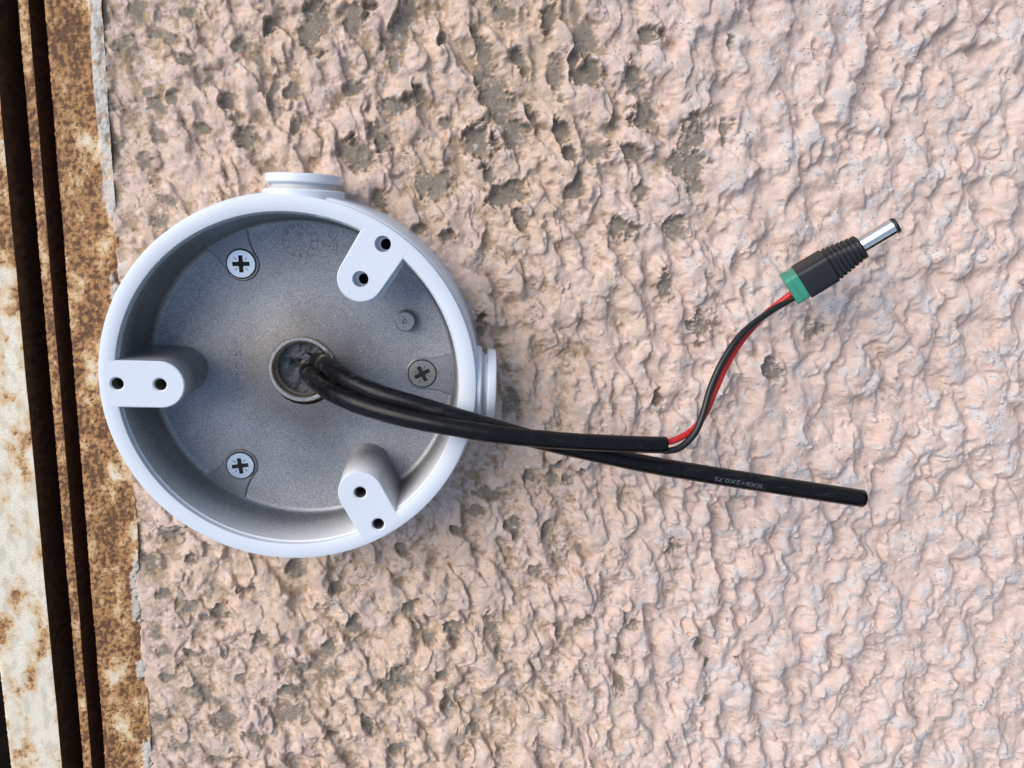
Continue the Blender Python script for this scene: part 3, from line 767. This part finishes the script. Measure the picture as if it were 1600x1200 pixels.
# screws on raised teardrop pads
def cross(cx, cz, L, w, a):
    pts = [(w, L), (w, w * 1.35), (w * 1.35, w), (L, w)]
    res = []
    for k in range(4):
        for (x, z) in pts if True else []:
            ang = -k * math.pi / 2
            res.append((x * math.cos(ang) - z * math.sin(ang), x * math.sin(ang) + z * math.cos(ang)))
    res = res
    ca, sa = math.cos(a), math.sin(a)
    return [(cx + x * ca - z * sa, cz + x * sa + z * ca) for x, z in res]
def teardrop(cx, cz, r, spread):
    ang = math.atan2(cz, cx); far = 48.2
    res = []
    n = 18
    for i in range(n + 1):
        a = ang + math.radians(100) + math.radians(160) * i / n
        res.append((cx + r * math.cos(a), cz + r * math.sin(a)))
    for k in range(1, 7):
        t = k / 6; w = (r * 0.985) * (1 - t) + spread * t + 0.9 * math.sin(t * math.pi) * -1
        d0 = math.hypot(cx, cz) - r * 0.17; d = d0 + (far - d0) * t
        res.append((d * math.cos(ang) + w * math.sin(ang), d * math.sin(ang) - w * math.cos(ang)))
    for k in range(6, 0, -1):
        t = k / 6; w = (r * 0.985) * (1 - t) + spread * t + 0.9 * math.sin(t * math.pi) * -1
        d0 = math.hypot(cx, cz) - r * 0.17; d = d0 + (far - d0) * t
        res.append((d * math.cos(ang) - w * math.sin(ang), d * math.sin(ang) + w * math.cos(ang)))
    return res
for (x, z, a, m_, lab) in ((-18.9, 33.85, 0.04, M_ZINC, "bright zinc cross-head screw at the upper left"), (-21.3, -32.0, 0.14, M_ZINC, "bright zinc cross-head screw at the lower left"),
                           (37.8, 0.35, 0.5, M_DULL, "dull grey cross-head screw at the right")):
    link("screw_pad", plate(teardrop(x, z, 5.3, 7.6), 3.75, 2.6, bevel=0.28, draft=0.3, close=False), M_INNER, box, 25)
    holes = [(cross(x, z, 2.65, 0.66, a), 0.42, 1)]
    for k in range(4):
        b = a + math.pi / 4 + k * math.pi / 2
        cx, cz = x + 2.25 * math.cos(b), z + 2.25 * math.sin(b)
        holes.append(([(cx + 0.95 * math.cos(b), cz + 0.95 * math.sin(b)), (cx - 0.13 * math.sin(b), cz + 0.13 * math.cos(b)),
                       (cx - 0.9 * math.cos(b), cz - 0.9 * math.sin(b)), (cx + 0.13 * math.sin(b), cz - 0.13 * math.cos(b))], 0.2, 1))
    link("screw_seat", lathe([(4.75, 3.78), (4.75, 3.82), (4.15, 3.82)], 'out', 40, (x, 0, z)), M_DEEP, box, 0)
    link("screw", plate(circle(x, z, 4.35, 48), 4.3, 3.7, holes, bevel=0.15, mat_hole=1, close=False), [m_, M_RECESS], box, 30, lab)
# locating pin
link("locating_pin", lathe([(0, 5.9), (0.5, 5.9), (0.8, 6.35), (2.9, 6.35), (3.25, 6.0), (3.5, 2.9)], 'out', 40, (32.2, 0, 17.6)), M_CAST, box, 35, "short round metal pin on the box floor")
# embossed circles next to the pads
for (x, z) in ((46.0 - 1.2, 0.2), (-24.5, 39.5)):
    link("embossed_ring", lathe([(2.35, 2.9), (2.35, 4.0), (2.0, 4.0), (2.0, 2.9)] if z < 5 else [(2.35, 2.9), (2.35, 3.35), (2.0, 3.35), (2.0, 2.9)], 'out', 32, (x, 0, z)), M_CAST, box, 40)

def emboss(name, body, x, z, size, h=0.4, floor=3.0, ang=90, parent=box, label=None):
    me = text_mesh(body, size, h)
    ca, sa = math.cos(math.radians(ang)), math.sin(math.radians(ang))
    for v in me.vertices:
        a, b, c = v.co
        v.co = V(x + a * ca - b * sa, floor + c, z + a * sa + b * ca)
    return link(name, me, M_CAST, parent, 40, label)
emboss("embossed_lettering", "TOP", -20.3, 1.2, 5.2, label="embossed word TOP on the box floor")
emboss("embossed_lettering", "BOTTOM", 18.3, -1.6, 5.2, label="embossed word BOTTOM on the box floor, partly under the cables")
def chevron(x, z, sgn):
    pts = [(x, z + 2.6), (x + sgn * 3.0, z), (x, z - 2.6), (x - sgn * 0.1, z - 2.15), (x + sgn * 2.45, z), (x - sgn * 0.1, z + 2.15)]
    link("embossed_arrow", plate(pts, 3.25, 2.8, bevel=0.02, close=False), M_CAST, box, 0)
chevron(23.8, 0.6, 1); chevron(-26.2, 1.2, -1)
emboss("embossed_lettering", "II8K", 9.3, 40.6, 4.0, label="embossed mould mark beside the round stamp")
rd = link("mould_stamp", lathe([(5.6, 2.9), (5.6, 3.28), (5.3, 3.28), (5.3, 2.9), (3.6, 2.9), (3.6, 3.22), (3.35, 3.22), (3.35, 2.9)], 'out', 48, (-1.0, 0, 41.6)), M_CAST, box, 40, "round embossed date stamp on the box floor")
emboss("stamp_year", "1118", -1.0, 41.6, 2.3, parent=rd)
for k in range(12):
    a = math.radians(90 + 30 * k)
    emboss("stamp_numeral", str((12 - k) if k else 12), -1.0 + 4.45 * math.cos(a), 41.6 + 4.45 * math.sin(a), 1.7, ang=30 * k, parent=rd)
# threaded cable entry with its seal
ent = link("cable_entry", lathe([(10.75, 4.3), (10.65, 5.5), (10.4, 5.75), (9.5, 5.75), (9.2, 5.5), (8.9, 4.9), (8.55, 4.3), (8.8, 3.9), (8.45, 3.5), (8.7, 3.1), (8.35, 2.7), (8.6, 2.3), (8.3, 1.9), (8.5, 1.5), (8.3, -4)], 'out', 72, (-0.55, 0, 1.06)), M_STEEL, box, 25, "threaded metal cable entry in the middle of the floor")
def putty():
    n = 46; bm = bmesh.new(); vs_ = {}
    for i in range(n):
        for j in range(n):
            x, z = (i / (n - 1) - 0.5) * 17.6, (j / (n - 1) - 0.5) * 17.6
            r = math.hypot(x, z)
            if r > 8.75: continue
            a = np.array([x]), np.array([z])
            h = 1.3 + 1.1 * float(perlin(a[0] / 4.0, a[1] / 4.0, 61)[0]) + 0.6 * float(perlin(a[0] / 1.4, a[1] / 1.4, 62)[0])
            # crack running from the middle to the right and a ragged hole round the cables
            cr = abs(z - 2.2 - 0.7 * math.sin(x * 0.9) - 0.25 * x) - 0.35
            if x > -4.5 and cr < 0.9: h -= 2.2 * (1 - max(0, cr) / 0.9)
            if z > 3: h += 1.0
            vs_[i, j] = bm.verts.new(V(x - 0.55, h, z + 1.06))
    for i in range(n - 1):
        for j in range(n - 1):
            k = [(i, j), (i + 1, j), (i + 1, j + 1), (i, j + 1)]
            if all(q in vs_ for q in k): bm.faces.new([vs_[q] for q in k])
    return mesh_from_bm(bm, "putty")
link("sealing_putty", putty(), M_FOAM, ent, 180, "cracked dark grey sealing putty round the cables")
def flap():
    bm = bmesh.new(); rows = []
    for i in range(9):
        t = i / 8; row = []
        for j in range(7):
            s_ = j / 6
            x = -3.6 + 8.6 * t + 0.5 * math.sin(5 * s_ + t); z = 5.2 - 0.9 * t + (s_ - 0.5) * (2.6 - 0.9 * t) + 0.35 * math.sin(7 * t)
            o = 2.6 + 2.6 * t * t + 0.5 * math.sin(3 * s_ + 6 * t) - 1.0 * abs(s_ - 0.5)
            row.append(bm.verts.new(V(x, o, z)))
        rows.append(row)
    for i in range(8):
        for j in range(6): bm.faces.new((rows[i][j], rows[i + 1][j], rows[i + 1][j + 1], rows[i][j + 1]))
    me = mesh_from_bm(bm, "flap"); return me
fl = link("torn_putty_flap", flap(), M_FOAM, ent, 180)
sm = fl.modifiers.new("thick", 'SOLIDIFY'); sm.thickness = 0.0006
# a burr of paint hanging from the rim
bur, _ = tube([(8.0, 23.6, 49.6), (9.6, 23.2, 49.3), (11.4, 23.4, 49.2), (12.6, 23.0, 48.7)], [0.25, 0.42, 0.3, 0.08], 8, 4)
link("paint_burr", bur, M_WHITE, box, 60)

# ------------------------------------------------------------------ cables
def path(pts):
    res = []
    for px, py, o in pts:
        x, z = at(px, py, o); res.append((float(x), float(o), float(z)))
    return res
# rear cable
sig = empty("signal_cable", 0, 3, 0, "long black cable with grey print ending in a blunt cut at the right", "cable")
P2 = path([(494, 563, 1), (500, 565, 7), (516, 574, 13), (545, 594, 20), (590, 614, 26), (650, 632, 29), (740, 659, 31), (830, 685, 31), (920, 706, 29.5), (1010, 725, 28.5), (1110, 742, 28), (1230, 761, 27.5), (1348, 779, 27)])
me2, fr2 = tube(P2, [2.6, 2.8, 2.8, 2.75, 2.7, 2.7, 2.75, 2.8, 2.8], 28, 12, wob=0.005, seed=3, hollow=0.0)
link("sheath", me2, M_SHEATH, sig, 60)
def print_on(fr, r, s_mid, body, size, ang, parent):
    C, T, N, B = fr
    L = np.concatenate([[0], np.cumsum(np.linalg.norm(np.diff(C, axis=0), axis=1))])
    me = text_mesh(body, size)
    for v in me.vertices:
        s_ = s_mid - 1.5 * v.co.x; a = ang - v.co.y / r
        ip = lambda A: np.array([np.interp(s_, L, A[:, k]) for k in range(3)])
        c, n_, b = ip(C), ip(N), ip(B)
        v.co = V(*(c + (r + 0.12) * (math.cos(a) * n_ + math.sin(a) * b)))
    return link("printed_lettering", me, M_PRINT, parent, 0, "grey print KX6+2X0.75 on the sheath")
Ltot = np.linalg.norm(np.diff(fr2[0], axis=0), axis=1).sum()
i_mid = int(np.argmin(np.abs(fr2[0][:, 0] - at(1150, 750, 28)[0])))
s_mid = np.linalg.norm(np.diff(fr2[0][:i_mid + 1], axis=0), axis=1).sum()
sgn = 1 if fr2[3][i_mid][2] > 0 else -1
PRINT_ANG = -0.05 * sgn
print_on(fr2, 2.78, s_mid, "KX6+2X0.75", 1.95, PRINT_ANG, sig)

# front cable with its two cores and the power plug
pw = empty("power_cable", 0, 3, 0, "short black cable with red and black wires leading to a power plug", "cable")
P1 = path([(480, 580, 1), (486, 587, 7), (503, 602, 14), (530, 618, 21), (572, 635, 26.5), (632, 652, 31), (700, 666, 34.0), (780, 679, 35.8), (870, 688, 36.0), (960, 693, 35.5), (1040, 695.5, 35)])
me1, fr1 = tube(P1, [2.7, 2.95, 3.0, 2.95, 2.85, 2.7, 2.6, 2.55, 2.55], 28, 12, wob=0.010, seed=9, hollow=0.25)
link("sheath", me1, M_SHEATH, pw, 60)
PB = path([(1020, 701, 35), (1046, 704, 35), (1066, 697, 34.5), (1086, 676, 33.5), (1099, 645, 32), (1110, 607, 30), (1130, 563, 28), (1160, 521, 25.5), (1200, 489, 20.5), (1228, 472, 19), (1250, 460, 19.5)])
PR = path([(1020, 691, 34.6), (1046, 690, 34.6), (1068, 681, 33.3), (1087, 667, 31.2), (1103, 644, 30.0), (1117, 611, 28.3), (1137, 567, 26), (1163, 527, 23.5), (1197, 490, 18.8), (1222, 470, 18.6), (1246, 452, 19.5)])
mb, _ = tube(PB, 1.02, 16, 10); link("wire", mb, M_BLACKWIRE, pw, 60, "black insulated wire")
mr, _ = tube(PR, 0.98, 16, 10); link("wire", mr, M_REDWIRE, pw, 60, "red insulated wire")

def p3(px, py, o): return np.array([float(c) for c in (at(px, py, o)[0], o, at(px, py, o)[1])])
p0, p1 = p3(1232, 452.5, 18.0), p3(1403, 350, 27.5)         # the plug leans out from the wall
axd = (p1 - p0); PL = np.linalg.norm(axd); axd /= PL
pbd = np.array([-axd[2], 0.0, axd[0]]); pbd /= np.linalg.norm(pbd)
pnd = np.cross(axd, pbd); pnd *= np.sign(pnd[1])
def plug_pt(s_, b, o):
    return V(*(p0 + axd * s_ + pbd * b + pnd * o))
def loft(sections, seg=40):
    """sections: (s, half width, half thickness, squareness 2 = round ... 8 = box)."""
    bm = bmesh.new(); rings = []
    for s_, hb, ho, e in sections:
        ring = []
        for i in range(seg):
            a = 2 * math.pi * i / seg + 0.001
            c, s2 = math.cos(a), math.sin(a)
            b = hb * abs(c) ** (2 / e) * (1 if c > 0 else -1); o = ho * abs(s2) ** (2 / e) * (1 if s2 > 0 else -1)
            ring.append(bm.verts.new(plug_pt(s_, b, o)))
        rings.append(ring)
    for a, b in zip(rings, rings[1:]):
        for i in range(seg): bm.faces.new((a[i], a[(i + 1) % seg], b[(i + 1) % seg], b[i]))
    bm.faces.new(rings[0]); bm.faces.new(rings[-1])
    return mesh_from_bm(bm, "loft")
k = PL / 199.0           # mm for one picture pixel along the plug
sec = [(24 * k, 26.0 * k, 5.4, 7), (25 * k, 27.2 * k, 5.8, 7), (76 * k, 26.8 * k, 5.8, 6)]
s_ = 78 * k
for i in range(7):
    w = (26.4 - 0.9 * i) * k; e = 5 - 0.4 * i; th = 5.3 - 0.12 * i
    sec += [(s_, w - 1.9 * k, th - 0.45, e), (s_ + 1.2 * k, w - 1.9 * k, th - 0.45, e), (s_ + 2.0 * k, w, th, e), (s_ + 7.0 * k, w - 0.3 * k, th - 0.05, e)]
    s_ += 7.7 * k
sec += [(s_ + 1.5 * k, 19.5 * k, 5.0, 3), (s_ + 2.2 * k, 18.0 * k, 4.6, 2.6)]
hs_ = link("power_plug", loft(sec), M_BLACKPL, pw, 28, "black barrel power plug with ribbed grip")
link("terminal_block", loft([(0, 24.6 * k, 4.5, 9), (0.8 * k, 25.6 * k, 4.9, 9), (11 * k, 25.8 * k, 4.9, 9), (12 * k, 25.0 * k, 4.7, 9), (26 * k, 25.0 * k, 4.7, 9)], 48), M_GREEN, hs_, 28, "green screw terminal block at the cable end of the plug")
br = 14.2 * k
link("barrel", loft([(s_ - 1 * k, br, br, 2), (s_ + 59 * k, br, br, 2), (s_ + 59.6 * k, br * 0.97, br * 0.97, 2)], 40), M_NICKEL, hs_, 30, "shiny metal barrel of the plug")
link("barrel_tip", loft([(s_ + 59 * k, br * 0.985, br * 0.985, 2), (s_ + 64.0 * k, br * 0.985, br * 0.985, 2), (s_ + 66.0 * k, br * 0.86, br * 0.86, 2), (s_ + 65.5 * k, br * 0.5, br * 0.5, 2), (s_ + 59 * k, br * 0.48, br * 0.48, 2)], 40), M_BLACKPL, hs_, 30, "black insulating tip of the barrel")
